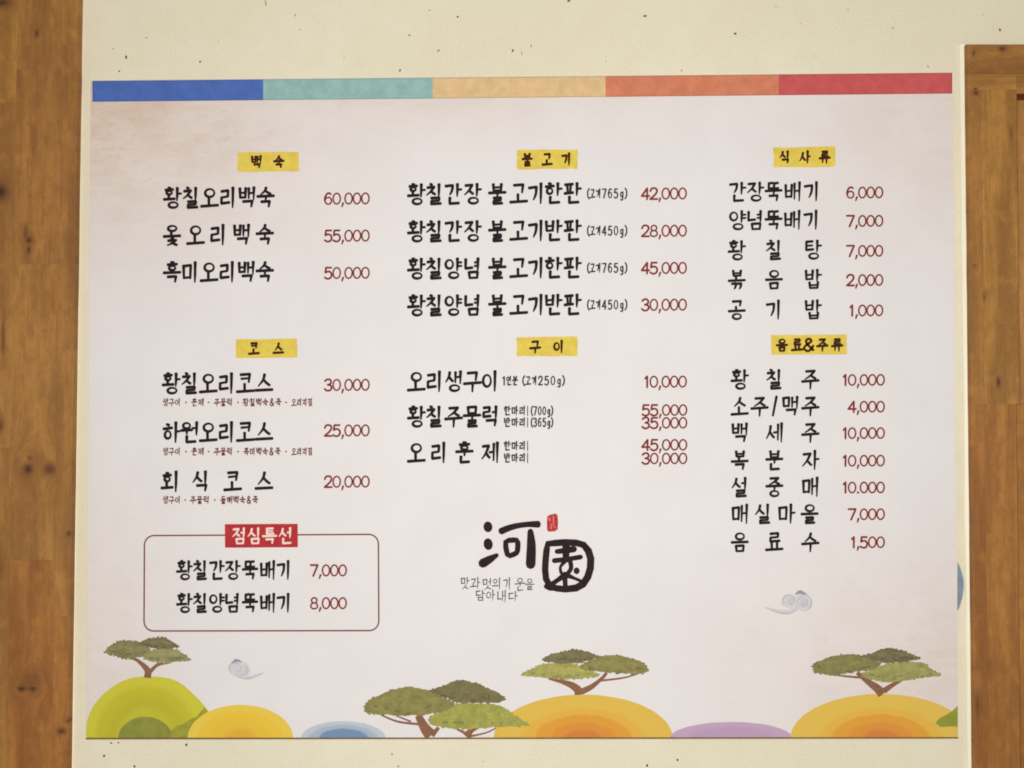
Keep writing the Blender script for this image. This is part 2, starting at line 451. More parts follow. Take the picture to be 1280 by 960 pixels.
# ---- printed hills, trees, clouds
def hill_pts(cx, hw, ytop, ybase=923.2, x0=None, x1=None, n=40, jit=.25, power=2.0):
    r = random.Random(int(cx*7+hw)); out = []
    for i in range(n+1):
        a = math.pi*i/n
        x = cx-hw*math.cos(a); y = ybase-(ybase-ytop)*abs(math.sin(a))**(2/power)+r.uniform(-jit, jit)*(0 < i < n)
        if x0 is not None and x < x0: x = x0
        if x1 is not None and x > x1: x = x1
        out.append((x, min(y, ybase)))
    if x1 is not None: out.append((x1, ybase))
    if x0 is not None: out.append((x0, ybase))
    r2 = [out[0]]
    for q in out[1:]:
        if abs(q[0]-r2[-1][0])+abs(q[1]-r2[-1][1]) > .05: r2.append(q)
    return r2
def hill(layer, outer, cx, hw, ht, stops, label, extra=()):
    """stops: (radius, colour) from the hill's centre on the ground outwards; watercolour rings run into each other"""
    X, Z = U(cx, 923.2, 0.003); X2, _ = U(cx+hw, 923.2, 0.003); _, Z2 = U(cx, 923.2-ht, 0.003)
    t = NT("watercolour_hill", 0.75, 0.15); co = t.coord()
    sep = t.n("ShaderNodeSeparateXYZ"); t.link(co, sep.inputs[0])
    dx = t.math('DIVIDE', t.math('SUBTRACT', sep.outputs[0], X-borg[0]), X2-X)
    dz = t.math('DIVIDE', t.math('SUBTRACT', sep.outputs[2], Z-borg[2]), Z2-Z)
    r = t.math('SQRT', t.math('ADD', t.math('MULTIPLY', dx, dx), t.math('MULTIPLY', dz, dz)))
    n = t.noise(co, 55, 4, .6); r = t.math('ADD', r, t.math('MULTIPLY', t.math('SUBTRACT', n, .5), .11))
    c = rgb(*stops[0][1])
    for (a, w, cc) in [(q[0], q[2] if len(q) > 2 else .05, q[1]) for q in stops[1:]]:
        c = t.mix(t.ramp(r, a-w, a+w), c, rgb(*cc))
    f = t.ramp(t.noise(co, 130, 4, .65), .3, .7)
    t.color(t.mix(t.math('MULTIPLY', f, .28), c, t.mix(.5, c, rgb(250, 240, 200), 'MULTIPLY')))
    p = Print(layer); p.poly(outer)
    o = p.build("printed_hill", t.m, label=label)
    for k, (pts, cc) in enumerate(extra):
        q = Print(layer+1+k); q.poly(pts); q.build("hill_patch", ink(*cc, var=.12, scale=60), parent=o)
lime = [(107.6, 922.9), (107.7, 912), (109, 900), (112.5, 890), (117, 882), (123, 874), (131, 866), (140, 858.8), (152, 851.5), (165, 847.2), (176, 845.6), (188, 845.3), (200, 846.0), (211, 847.8), (221, 851.2), (230, 857), (238, 864), (245, 871), (251, 877), (257, 884), (264, 893), (270, 906), (273, 922.9)]
hill(5, lime, 183, 76, 78, [(0, (196, 190, 58)), (.50, (190, 184, 54)), (.66, (196, 190, 54)), (.84, (208, 202, 66), .08)], "lime green printed hill in the left corner",
     [([(212, 923), (214, 913), (220, 908), (229, 905), (237, 899), (246, 896), (252, 888), (256, 884), (262, 893), (268, 906), (270, 923)], (160, 158, 60)), (hill_pts(181.5, 34, 896), (143, 146, 66))])
hill(12, hill_pts(300.5, 66, 881), 300.5, 66, 42, [(0, (228, 178, 60)), (.30, (234, 194, 66), .12), (.60, (236, 198, 66)), (.80, (236, 204, 82))], "yellow printed hill")
hill(12, hill_pts(429, 53, 901.5), 429, 53, 21.5, [(0, (120, 150, 184)), (.58, (172, 186, 206), .06), (.80, (196, 203, 216), .08)], "small blue printed hill")
hill(12, hill_pts(729, 112, 868.3), 729, 112, 55, [(0, (216, 132, 66)), (.20, (224, 150, 62), .05), (.36, (228, 162, 64), .04), (.54, (230, 182, 76), .025), (.68, (228, 190, 86), .04)], "orange printed hill in the middle")
hill(12, hill_pts(914, 77, 902.5), 914, 77, 21, [(0, (190, 160, 190)), (.7, (198, 168, 196), .15)], "mauve printed hill")
hill(14, hill_pts(1101, 113, 867.5, x1=1197.4), 1101, 113, 55.5, [(0, (216, 134, 68)), (.20, (224, 152, 64), .05), (.36, (228, 164, 66), .04), (.54, (230, 184, 78), .025), (.68, (228, 192, 88), .04)], "orange printed hill at the right")
p = Print(21); p.poly([(1169, 904), (1174, 898), (1182, 894), (1190, 889), (1197.2, 882), (1197.2, 909), (1188, 908), (1176, 909)])
p.build("printed_bush", ink(150, 156, 62, scale=30), label="olive green bush cut by the right edge")

BARK = (142, 102, 76)
def wobble(pts, seed, sub=5, amp=.55):
    r = random.Random(seed); out = []; n = len(pts)
    P_ = [Vector(q) for q in pts]
    for i in range(n):
        p0, p1, p2, p3 = P_[i-1], P_[i], P_[(i+1) % n], P_[(i+2) % n]
        for k in range(sub):
            t = k/sub
            v = 0.5*((2*p1)+(p2-p0)*t+(2*p0-5*p1+4*p2-p3)*t*t+(3*p1-p0-3*p2+p3)*t**3)
            out.append((v.x+r.uniform(-amp, amp), v.y+r.uniform(-amp, amp)))
    return out
def tree(conv, lobes, limbs, label, seed):
    sx, ox, oy = conv
    C = lambda q: (q[0]/sx+ox, q[1]/sx+oy)
    trunks = []
    for pts, ws in limbs:
        if ws[0] > 28: trunks.append(Print(30))
        trunks[-1].stroke([C(q) for q in pts], [w/sx for w in ws], smooth=True, cap=.12)
    root = None
    for k, (pts, col) in enumerate(lobes):
        pp = [C(q) for q in pts]
        p = Print(34+3*k); p.poly(wobble(pp, seed+k, 6, .8))
        o = p.build("printed_tree" if root is None else "crown", ink(*[min(255, int(c*1.06)) for c in col], var=.16, scale=70), parent=board if root is None else root)
        if root is None:
            root = o; o['label'] = label
            [q.build("trunk", ink(*BARK, scale=150), parent=root) for q in trunks]
        # darker underside blotches and lighter top strokes, as printed
        r = random.Random(seed*3+k)
        cx = sum(q[0] for q in pp)/len(pp); cy = sum(q[1] for q in pp)/len(pp)
        hw = (max(q[0] for q in pp)-min(q[0] for q in pp))/2; hh = (max(q[1] for q in pp)-min(q[1] for q in pp))/2
        d = Print(35+3*k); l = Print(36+3*k); e = Print(35+3*k)
        for i, q in enumerate(wobble(pp, seed+k, 3, .3)):      # ragged tufts along the outline
            if r.random() < .62: e.ellipse(q[0]+r.uniform(-.4, .4), q[1]+r.uniform(-.3, .5), r.uniform(1.2, 2.6), r.uniform(.7, 1.3), r.uniform(-.4, .4), 7)
        e.build("foliage_tuft", ink(*[min(255, int(c*1.02)) for c in col]), parent=root, kind='stuff')
        for i in range(12):
            u = r.uniform(-.78, .78); v = r.uniform(.35, .85)*(1-abs(u)*.85)
            d.ellipse(cx+u*hw, cy+v*hh, r.uniform(1.4, 4.0), r.uniform(.7, 1.6), r.uniform(-.3, .3), 7)
            u = r.uniform(-.7, .6); v = -r.uniform(.1, .66)*(1-abs(u)*.9)
            l.ellipse(cx+u*hw, cy+v*hh, r.uniform(2.2, 6.0), r.uniform(.8, 2.0), r.uniform(-.35, .35), 7)
        d.build("foliage_dab", ink(*[int(c*.90) for c in col]), parent=root, kind='stuff')
        l.build("foliage_dab", ink(*[min(255, int(c*1.13)) for c in col]), parent=root, kind='stuff')
tree((3.556, 90, 780),
     [([(145, 125), (175, 95), (215, 75), (265, 75), (310, 85), (345, 110), (340, 135), (290, 148), (240, 155), (190, 140)], (130, 125, 86)),
      ([(320, 142), (350, 118), (400, 110), (450, 112), (490, 130), (525, 158), (480, 165), (420, 172), (360, 165), (325, 155)], (144, 140, 96)),
      ([(305, 85), (345, 65), (400, 60), (440, 75), (472, 98), (440, 108), (380, 108), (340, 100)], (118, 112, 82))],
     [([(335, 238), (335, 205), (295, 165), (262, 150)], [32, 26, 16, 12]), ([(345, 215), (375, 185), (405, 175)], [18, 15, 11]), ([(395, 180), (440, 172)], [7, 5])],
     "umbrella pine printed above the lime hill", 11)
tree((3.048, 430, 780),
     [([(320, 360), (370, 335), (430, 305), (520, 305), (590, 310), (640, 340), (695, 375), (690, 388), (610, 390), (560, 393), (480, 400), (400, 395), (340, 385)], (156, 154, 80)),
      ([(78, 325), (95, 290), (150, 265), (190, 248), (250, 240), (310, 250), (350, 265), (400, 290), (420, 310), (370, 335), (300, 345), (230, 350), (150, 345), (100, 342)], (136, 130, 78)),
      ([(330, 255), (380, 235), (430, 215), (500, 225), (550, 245), (600, 270), (610, 290), (570, 300), (500, 300), (430, 300), (390, 280)], (118, 111, 76))],
     [([(330, 423), (308, 396), (283, 350)], [48, 36, 26]), ([(335, 425), (360, 395)], [20, 14]), ([(285, 382), (205, 372), (140, 346)], [9, 8, 6]), ([(255, 372), (200, 350)], [7, 5]),
      ([(467, 428), (485, 405), (505, 395)], [30, 22, 16]), ([(470, 420), (430, 400)], [12, 8]), ([(480, 428), (540, 415), (580, 396)], [8, 6, 5])],
     "large umbrella pine printed at the bottom edge between the blue and orange hills", 23)
tree((3.048, 430, 780),
     [([(675, 192), (720, 170), (760, 152), (850, 150), (900, 160), (950, 180), (972, 197), (930, 205), (850, 211), (780, 205), (720, 200)], (160, 156, 90)),
      ([(905, 158), (960, 130), (1020, 118), (1080, 128), (1140, 150), (1157, 180), (1120, 190), (1050, 188), (980, 182), (920, 175)], (136, 130, 80)),
      ([(757, 135), (790, 115), (830, 108), (870, 98), (920, 103), (968, 122), (950, 132), (880, 150), (800, 148)], (118, 112, 78))],
     [([(895, 268), (890, 250), (855, 228), (780, 208)], [34, 26, 14, 8]), ([(905, 258), (945, 238), (985, 205), (1000, 186)], [24, 20, 14, 12]), ([(975, 216), (1060, 206), (1120, 190)], [8, 7, 5])],
     "umbrella pine printed above the middle orange hill", 37)
tree((3.2, 820, 780),
     [([(820, 203), (870, 180), (930, 158), (1010, 152), (1070, 158), (1100, 180), (1142, 203), (1090, 212), (1000, 225), (930, 232), (860, 220)], (150, 148, 90)),
      ([(632, 160), (680, 140), (740, 122), (810, 125), (860, 142), (900, 155), (860, 185), (790, 190), (720, 205), (660, 198), (632, 190)], (130, 124, 78)),
      ([(822, 128), (870, 115), (920, 98), (980, 105), (1030, 125), (1052, 138), (1000, 150), (920, 155), (860, 142)], (114, 108, 78))],
     [([(905, 280), (885, 258), (840, 225), (805, 195)], [38, 30, 20, 16]), ([(825, 215), (740, 207), (700, 198)], [9, 8, 5]), ([(912, 268), (945, 245), (985, 222)], [24, 17, 12])],
     "umbrella pine printed above the right orange hill", 51)

def cloud(parts, label):
    root = None
    for k, (kind, dat, col) in enumerate(parts):
        p = Print(10+k)
        if kind == 'e': p.ellipse(*dat)
        else: p.stroke(dat[0], dat[1], smooth=True)
        o = p.build("printed_cloud" if root is None else "cloud_curl", ink(*col, var=.05), parent=board if root is None else root)
        if root is None: root = o; o['label'] = label
cloud([('e', (299, 836.5, 14.5, 10.5, .2), (222, 216, 218)), ('s', ([(296, 841), (310, 847), (318, 845), (329, 841)], [8, 5, 3.4, 1]), (214, 209, 212)),
       ('e', (296, 835, 8, 7), (216, 210, 213)), ('e', (305, 838, 7, 6.5), (213, 207, 211)), ('s', ([(290, 829), (295, 825.5), (301, 827)], [2, 4, 2]), (160, 156, 166)), ('s', ([(290, 842), (286.5, 835), (291, 829), (298, 830), (301, 836), (297, 840), (293.5, 836.5)], [1, 1.5, 1.3, 1, .9, .9, .6]), (192, 188, 194)),
       ('s', ([(301, 844), (307, 842), (309, 836), (305, 832)], [1, 1.5, 1.2, .7]), (192, 188, 194)), ('s', ([(297, 846), (309, 848.5), (319, 846), (329, 841.5)], [1.2, 1.8, 1.2, .6]), (192, 188, 194))],
      "small grey printed cloud right of the first pine")
cloud([('s', ([(957, 759), (972, 764), (986, 765), (995, 761)], [1, 4, 5.5, 5]), (214, 209, 212)), ('e', (988, 752, 9.5, 9), (216, 211, 214)), ('e', (1004, 752, 10, 12), (218, 213, 216)),
       ('e', (989, 752, 5, 4.5), (205, 201, 207)), ('e', (1005, 754, 5.5, 5.5), (208, 204, 210)), ('s', ([(995, 742.5), (1000, 740), (1007, 743)], [2, 5, 2.4]), (158, 156, 166)), ('s', ([(979, 757), (978.5, 749), (984, 743.5), (991, 746), (993.5, 752), (989, 756), (985, 752.5)], [.8, 1.4, 1.4, 1.1, 1, .9, .6]), (192, 188, 194)),
       ('s', ([(996, 759), (997, 750), (1003, 746), (1009, 750), (1008, 756), (1003, 756)], [.8, 1.3, 1.2, 1, .9, .6]), (192, 188, 194)), ('s', ([(1007, 743), (1014, 750), (1013, 759), (1005, 764)], [1, 1.6, 1.4, .8]), (192, 188, 194)),
       ('s', ([(957, 759.5), (972, 765.5), (986, 767), (996, 762)], [.6, 1.5, 1.6, .8]), (192, 188, 194))],
      "grey printed cloud under the last drink row")

# thin brown line along the bottom edge
p = Print(60); p.stroke([(108, 923.3), (1197.4, 922.4)], [2.0, 1.8]); p.build("bottom_line", ink(128, 98, 56, var=.2))

# blue sliver sticking out past the right edge of the board
arc = [(1197.6, 703.5)]+[(1197.6+7.2*math.sin(math.pi*k/12)**.9, 703.5+60*k/12-2*math.sin(math.pi*k/12)) for k in range(1, 12)]+[(1197.4, 763)]
Pp = [U(x, y, 0.0022) for x, y in arc]
V, F = slab(Pp, -0.0003, -0.0022, borg, 0.0003)
mesh_obj("blue_tab", V, F, ink(132, 150, 168, var=.12), parent=board, label="blue half moon tab sticking out past the right edge")

# ------------------------------------------------------------------ lettering: a brush alphabet made of strokes
# a stroke is (points, width factors) in a unit box; 'o' = closed loop (cx, cy, rx, ry)
H = [1.05, .78, .80, 1.0]; VV = [1.15, .95, .9, .5]; DD = [1.05, .85, .45]; C1 = [1.0, .9, .85, .9]
def S(*pts, w=H): return ('s', pts, w)
def O(cx, cy, rx, ry): return ('o', (cx, cy, rx, ry), None)
CONS = {
 'ㄱ': [S((.06, .14), (.88, .06)), S((.84, .06), (.80, .55), (.55, 1.0), w=VV)],
 'ㄴ': [S((.16, .0), (.14, .92), w=[1.1, .9]), S((.12, .92), (.96, .84))],
 'ㄷ': [S((.10, .12), (.90, .04)), S((.17, .10), (.15, .92), w=[1, .9]), S((.13, .92), (.96, .84))],
 'ㄹ': [S((.12, .09), (.84, .02)), S((.82, .02), (.80, .46), w=[1, .9]), S((.82, .45), (.16, .52), w=[.85, .85]), S((.16, .50), (.14, .95), w=[.95, .9]), S((.12, .95), (.98, .88))],
 'ㅁ': [S((.12, .03), (.18, .98), w=[1.1, .8]), S((.12, .09), (.88, .02)), S((.86, .02), (.82, .98), w=[1, .8]), S((.16, .93), (.84, .89), w=[.85, .85])],
 'ㅂ': [S((.12, .0), (.17, .98), w=[1.1, .8]), S((.87, -.02), (.83, .98), w=[1.1, .8]), S((.14, .50), (.86, .45), w=[.8, .8]), S((.16, .94), (.84, .90), w=[.85, .85])],
 'ㅅ': [S((.54, .0), (.42, .48), (.02, 1.0), w=DD), S((.44, .42), (.70, .72), (.98, .92), w=[.8, 1.0, .9])],
 'ㅇ': [O(.5, .5, .40, .42)],
 'ㅈ': [S((.10, .10), (.90, .04)), S((.84, .06), (.50, .58), (.02, 1.0), w=DD), S((.50, .50), (.74, .76), (.98, .92), w=[.8, 1, .9])],
 'ㅊ': [S((.40, -.10), (.62, .02), w=[.9, 1.1]), S((.10, .27), (.90, .21)), S((.80, .24), (.48, .66), (.02, 1.0), w=DD), S((.50, .60), (.74, .80), (.98, .94), w=[.8, 1, .9])],
 'ㅋ': [S((.06, .12), (.88, .05)), S((.84, .05), (.80, .55), (.60, 1.0), w=VV), S((.10, .52), (.80, .44), w=[.9, .8])],
 'ㅌ': [S((.12, .08), (.88, .02)), S((.14, .50), (.84, .45), w=[.8, .8]), S((.17, .08), (.15, .92), w=[1, .9]), S((.13, .93), (.96, .86))],
 'ㅍ': [S((.06, .10), (.94, .03)), S((.32, .10), (.38, .88), w=[.9, .8]), S((.70, .08), (.64, .86), w=[.9, .8]), S((.02, .95), (.98, .86))],
 'ㅎ': [S((.36, -.06), (.64, .02), w=[.9, 1.1]), S((.04, .28), (.96, .20)), O(.5, .70, .30, .27)],
}
CONS['ㄱ_'] = [S((.06, .12), (.90, .05)), S((.86, .05), (.78, .92), w=[1.05, .7])]
CONS['ㅋ_'] = [S((.06, .10), (.90, .04)), S((.86, .04), (.78, .92), w=[1.05, .7]), S((.12, .54), (.80, .47), w=[.85, .75])]
def dbl(c): return [(k, (tuple((x*.52-.04+dx, y) for x, y in p) if k == 's' else (p[0]*.52+dx, p[1], p[2]*.5, p[3])), w) for dx in (0, .5) for (k, p, w) in CONS[c]]
CONS['ㄲ'] = dbl('ㄱ'); CONS['ㄸ'] = dbl('ㄷ')
T9 = [.85, .9, .75]
VOWV = {
 'ㅣ': [S((.5, 0), (.5, .5), (.47, 1), w=VV)],
 'ㅏ': [S((.38, 0), (.38, .5), (.35, 1), w=VV), S((.40, .46), (.98, .44), w=T9)],
 'ㅑ': [S((.38, 0), (.38, .5), (.35, 1), w=VV), S((.40, .34), (.98, .32), w=T9), S((.40, .62), (.98, .60), w=T9)],
 'ㅓ': [S((.68, 0), (.68, .5), (.65, 1), w=VV), S((.02, .48), (.66, .44), w=T9)],
 'ㅕ': [S((.68, 0), (.68, .5), (.65, 1), w=VV), S((.05, .34), (.66, .31), w=T9), S((.05, .62), (.66, .59), w=T9)],
 'ㅐ': [S((.18, .06), (.17, .90), w=[1, .9, .6]), S((.80, 0), (.78, 1), w=VV), S((.18, .48), (.80, .44), w=[.8, .8])],
 'ㅔ': [S((.42, .06), (.40, .90), w=[1, .9, .6]), S((.86, 0), (.84, 1), w=VV), S((-.12, .50), (.42, .46), w=[.9, .8])],
}
VOWH = {
 'ㅗ': [S((.45, -.04), (.46, .78), w=[1, .9]), S((.0, .86), (1.0, .74))],
 'ㅛ': [S((.34, .0), (.36, .80), w=[1, .9]), S((.66, .0), (.66, .78), w=[1, .9]), S((.0, .86), (1.0, .74))],
 'ㅜ': [S((.0, .20), (1.0, .08)), S((.52, .16), (.50, 1.0), w=[1, .9, .6])],
 'ㅠ': [S((.0, .20), (1.0, .08)), S((.34, .18), (.28, .95), w=[1, .8, .5]), S((.66, .14), (.66, 1.0), w=[1, .9, .6])],
 'ㅡ': [S((.0, .55), (1.0, .43))],
}
MIX = {'ㅘ': ('ㅗ', 'ㅏ'), 'ㅝ': ('ㅜ', 'ㅓ'), 'ㅚ': ('ㅗ', 'ㅣ'), 'ㅢ': ('ㅡ', 'ㅣ'), 'ㅟ': ('ㅜ', 'ㅣ')}
LEAD = 'ㄱㄲㄴㄷㄸㄹㅁㅂㅃㅅㅆㅇㅈㅉㅊㅋㅌㅍㅎ'
VOW = 'ㅏㅐㅑㅒㅓㅔㅕㅖㅗㅘㅙㅚㅛㅜㅝㅞㅟㅠㅡㅢㅣ'
TAIL = ' ㄱㄲㄳㄴㄵㄶㄷㄹㄺㄻㄼㄽㄾㄿㅀㅁㅂㅄㅅㅆㅇㅈㅊㅋㅌㅍㅎ'
def boxed(strokes, x0, y0, x1, y1):
    out = []
    for k, p, w in strokes:
        if k == 's': out.append(('s', tuple((x0+x*(x1-x0), y0+y*(y1-y0)) for x, y in p), w))
        else: out.append(('o', (x0+p[0]*(x1-x0), y0+p[1]*(y1-y0), p[2]*(x1-x0), p[3]*(y1-y0)), None))
    return out
def syllable(ch):
    n = ord(ch)-0xAC00; L = LEAD[n//588]; v = VOW[(n % 588)//28]; t = TAIL[n % 28]; t = t if t != ' ' else None
    if v in VOWH and L in 'ㄱㅋ': L += '_'
    if t == 'ㄱ': t = 'ㄱ_'
    g = []
    wide = v in 'ㅐㅔ'
    if v in VOWV:
        vx = .60 if not wide else .52
        vr = 1.0 if v in 'ㅏㅑ' else (.90 if not wide else .97)
        if t:
            g += boxed(CONS[L], .05, .04, vx-.04 if v not in 'ㅓㅕ' else vx-.07, .54); g += boxed(VOWV[v], vx, .0, vr, .62)
            g += boxed(CONS[t], .24, .66, .88, .99)
        else:
            g += boxed(CONS[L], .04, .14, vx-.02 if v not in 'ㅓㅕ' else vx-.06, .82); g += boxed(VOWV[v], vx, .0, vr, 1.0)
    elif v in VOWH:
        up = v in 'ㅗㅛ'
        if t:
            if up: g += boxed(CONS[L], .22, .02, .80, .32); g += boxed(VOWH[v], .03, .33, .97, .60)
            elif v == 'ㅡ': g += boxed(CONS[L], .22, .02, .80, .40); g += boxed(VOWH[v], .03, .40, .97, .62)
            else: g += boxed(CONS[L], .20, .02, .80, .37); g += boxed(VOWH[v], .03, .41, .97, .66)
            g += boxed(CONS[t], .22, .68, .80, 1.0)
        else:
            if up: g += boxed(CONS[L], .18, .04, .82, .50); g += boxed(VOWH[v], .02, .54, .98, .98)
            elif v == 'ㅡ': g += boxed(CONS[L], .16, .06, .84, .66); g += boxed(VOWH[v], .02, .68, .98, 1.0)
            else: g += boxed(CONS[L], .18, .05, .82, .50); g += boxed(VOWH[v], .02, .52, .98, 1.02)
    else:
        h, w_ = MIX[v]
        if t:
            g += boxed(CONS[L], .08, .02, .56, .34); g += boxed(VOWH[h], .02, .36, .64, .60); g += boxed(VOWV[w_], .62, .0, 1.0, .64)
            g += boxed(CONS[t], .24, .68, .86, 1.0)
        else:
            g += boxed(CONS[L], .08, .10, .56, .50); g += boxed(VOWH[h], .0, .54, .64, .86); g += boxed(VOWV[w_], .62, .0, 1.0, 1.0)
    return g
K = [1.0, 1.0]
def CV(*pts): return ('c', pts, K)
LATIN = {
 '0': [O(.5, .5, .43, .47)], '1': [S((.22, .22), (.52, .02), w=K), S((.52, .02), (.52, .98), w=K)],
 '2': [CV((.08, .28), (.22, .07), (.5, .01), (.80, .10), (.86, .32), (.62, .60), (.08, .96)), S((.06, .97), (.94, .97), w=K)],
 '3': [CV((.10, .16), (.34, .02), (.66, .02), (.84, .22), (.70, .42), (.42, .48)), CV((.42, .48), (.76, .54), (.90, .76), (.70, .96), (.34, .99), (.07, .84))],
 '4': [S((.70, .99), (.70, .02), w=K), S((.70, .02), (.05, .70), w=K), S((.05, .70), (.97, .70), w=K)],
 '5': [S((.85, .03), (.22, .03), w=K), S((.22, .03), (.15, .46), w=K), CV((.15, .46), (.42, .37), (.74, .42), (.90, .66), (.76, .92), (.42, 1.0), (.08, .88))],
 '6': [CV((.80, .10), (.55, .01), (.28, .12), (.10, .42), (.10, .68)), O(.5, .68, .38, .30)],
 '7': [S((.05, .03), (.92, .03), w=K), S((.92, .03), (.38, .99), w=K)],
 '8': [O(.5, .25, .33, .23), O(.5, .73, .41, .26)],
 ',': [S((.62, .90), (.35, 1.22), w=[1.1, .7])], '.': [S((.5, .93), (.5, .97), w=[1.2, 1.2])],
 '/': [S((.78, -.02), (.20, 1.0), w=[1, .8])], '(': [CV((.85, -.05), (.45, .25), (.45, .75), (.85, 1.08))], ')': [CV((.15, -.05), (.55, .25), (.55, .75), (.15, 1.08))],
 'g': [O(.45, .62, .30, .26), CV((.78, .35), (.78, .95), (.62, 1.22), (.2, 1.18))],
 'k': [S((.18, 0), (.18, .95), w=K), S((.75, .35), (.2, .68), w=K), S((.40, .60), (.80, .95), w=K)],
 '&': [CV((.92, .95), (.35, .42), (.28, .12), (.55, .02), (.70, .22), (.25, .55), (.10, .80), (.40, 1.0), (.70, .85), (.90, .55))],
 '·': [S((.42, .5), (.58, .5), w=[1.3, 1.3])], '|': [S((.5, -.1), (.5, 1.1), w=K)],
}
def slope(y): return -0.0096+(y-95)/830.0*0.0088
def draw(p, glyph, cx, cy, w, h, th, rot=0.0, jit=None):
    sl = slope(cy)+rot
    def M(q):
        x = (q[0]-.5)*w; y = (q[1]-.5)*h
        return (cx+x - y*0.01, cy+y+x*sl)
    for k, d, ws in glyph:
        if k == 'o':
            n = 18; pts = []; W_ = []
            for i in range(n):
                a = math.tau*i/n
                pts.append(M((d[0]+d[2]*math.cos(a), d[1]+d[3]*math.sin(a)))); W_.append(th*(.82+(.16*math.sin(a-.9) if jit else 0)))
            p.ring(pts, W_)
        else:
            p.stroke([M(q) for q in d], [f*th for f in ws], smooth=(k == 'c' or len(d) > 2), cap=.55 if jit else .9)
def glyph_of(ch): return syllable(ch) if '가' <= ch <= '힣' else LATIN[ch]
def text_at(chars, xs_, y, w, h, th, mat, name="dish_name", layer=40, parent=board, x_ref=None, label=None, brush=True):
    p = Print(layer); x_ref = xs_[0] if x_ref is None else x_ref
    r = random.Random(''.join(chars))
    for c, x in zip(chars, xs_):
        if c == ' ': continue
        ww = w*.35 if c == '/' else w
        draw(p, glyph_of(c), x, y+(x-x_ref)*slope(y), ww, h, th, rot=0.0, jit=brush)
    kw = {'label': label} if label else {}
    return p.build(name, mat, parent=parent, **kw)
def spread(s, x0, x1, y, h, th, mat, name="small_print", wr=.86, layer=40, brush=False, narrow='().,·|1', nf=.55):
    p = Print(layer)
    u = [0.55 if c == ' ' else (nf if c in narrow else 1.0) for c in s]; k = (x1-x0)/sum(u); x = x0
    for c, q in zip(s, u):
        if c != ' ': draw(p, glyph_of(c), x+k*q/2, y+(x-x0)*slope(y), k*wr*(1 if '가' <= c <= '힣' else (.8 if c.isdigit() else .7)), h, th, jit=brush)
        x += k*q
    return p.build(name, mat)
INK = ink(36, 26, 28, var=.35, scale=200); RINK = ink(134, 48, 40, var=.2, scale=200); SINK = ink(66, 54, 58, var=.1); CINK = ink(112, 50, 48, var=.1)

def price(s, xr, y, h=14.3, adv=10.5, th=2.35):
    p = Print(40); x = xr
    for c in reversed(s):
        if c in ',.':
            draw(p, LATIN[c], x-2.2, y+(x-xr)*slope(y), 5, h, th); x -= 4.4
        else:
            k = .62 if c == '1' else 1.0
            draw(p, LATIN[c], x-adv*k/2, y+(x-xr)*slope(y), adv*1.0*(.8 if c == '1' else 1), h, th); x -= adv*k
    return p.build("price", RINK, label="price "+s)

def dish(s, xs_, y, w=22.5, h=25.6, th=3.7):
    X, Z = U(xs_[0], y, 0.003)
    e = empty("dish_name", (X-borg[0], -0.0035, Z-borg[2]), label="dish name "+s); e.parent = board
    for c, x in zip(s, xs_):
        o = text_at([c], [x], y, w, h, th, INK, name="character", parent=e, x_ref=xs_[0])
        o.location = -e.location
    return e
def even(c0, c1, n): return [c0+(c1-c0)*i/(n-1) for i in range(n)]

# first column
for s, y, xx, pr in (("황칠오리백숙", 247.5, even(215.5, 332, 6), "60,000"), ("옻오리백숙", 294, [215, 244.5, 273, 302, 331], "55,000"), ("흑미오리백숙", 340.5, even(215, 331, 6), "50,000")):
    dish(s, xx, y); price(pr, 462, y+.5)
for s, y, xx, pr in (("황칠오리코스", 479.5, even(214, 330, 6), "30,000"), ("하원오리코스", 540.5, even(214, 330, 6), "25,000"), ("회식코스", 602, [213, 251, 291, 330], "20,000")):
    dish(s, xx, y); price(pr, 462, {479.5: 481, 540.5: 538, 602: 602}[y])
subs = [(503, [("생구이", 203, 226), ("·", 230, 235), ("훈제", 239, 255), ("·", 258.5, 263), ("주물럭", 267, 291), ("·", 295, 300), ("황칠백숙&죽", 303, 352), ("·", 355, 360), ("오리지짐", 364, 391)]),
        (564.5, [("생구이", 203, 226), ("·", 230, 235), ("훈제", 239, 255), ("·", 258.5, 263), ("주물럭", 267, 291), ("·", 295, 300), ("흑미백숙&죽", 304, 351), ("·", 355, 360), ("오리지짐", 364, 391)]),
        (625, [("생구이", 203, 226), ("·", 229, 234), ("주물럭", 237, 262), ("·", 266, 271), ("들깨백숙&죽", 275, 323)])]
for y, toks in subs:
    for s, a, b in toks: spread(s, a, b, y, 9.2, 1.3, CINK, name="small_print", wr=.92)
# second column
cc = [520.5, 543, 566, 590.5, 621.6, 648.5, 670.5, 691.5, 715.5]
for s, y, sm, pr in (("황칠간장불고기한판", 243, "(고기765g)", "42,000"), ("황칠간장불고기반판", 289.5, "(고기450g)", "28,000"),
                     ("황칠양념불고기한판", 336, "(고기765g)", "45,000"), ("황칠양념불고기반판", 382, "(고기450g)", "30,000")):
    dish(s, cc, y); spread(sm, 733, 785, y-1, 11.5, 1.8, SINK); price(pr, 858.5, y-1.2)
dish("오리생구이", [520.5, 543.5, 567, 590.5, 613], 477)
spread("1인분 (고기250g)", 628, 707, 476, 11, 1.8, SINK); price("10,000", 858.5, 477)
dish("황칠주물럭", [520.5, 543, 567, 590, 613], 521)
for s, g, y in (("한마리", "(700g)", 513.5), ("반마리", "(365g)", 528)):
    spread(s, 629, 658, y, 11, 1.75, SINK); spread("|", 657, 662, y, 10, 1.1, SINK); spread(g, 663, 692, y, 10.5, 1.7, SINK)
dish("오리훈제", [520.5, 549, 580.5, 612.5], 566)
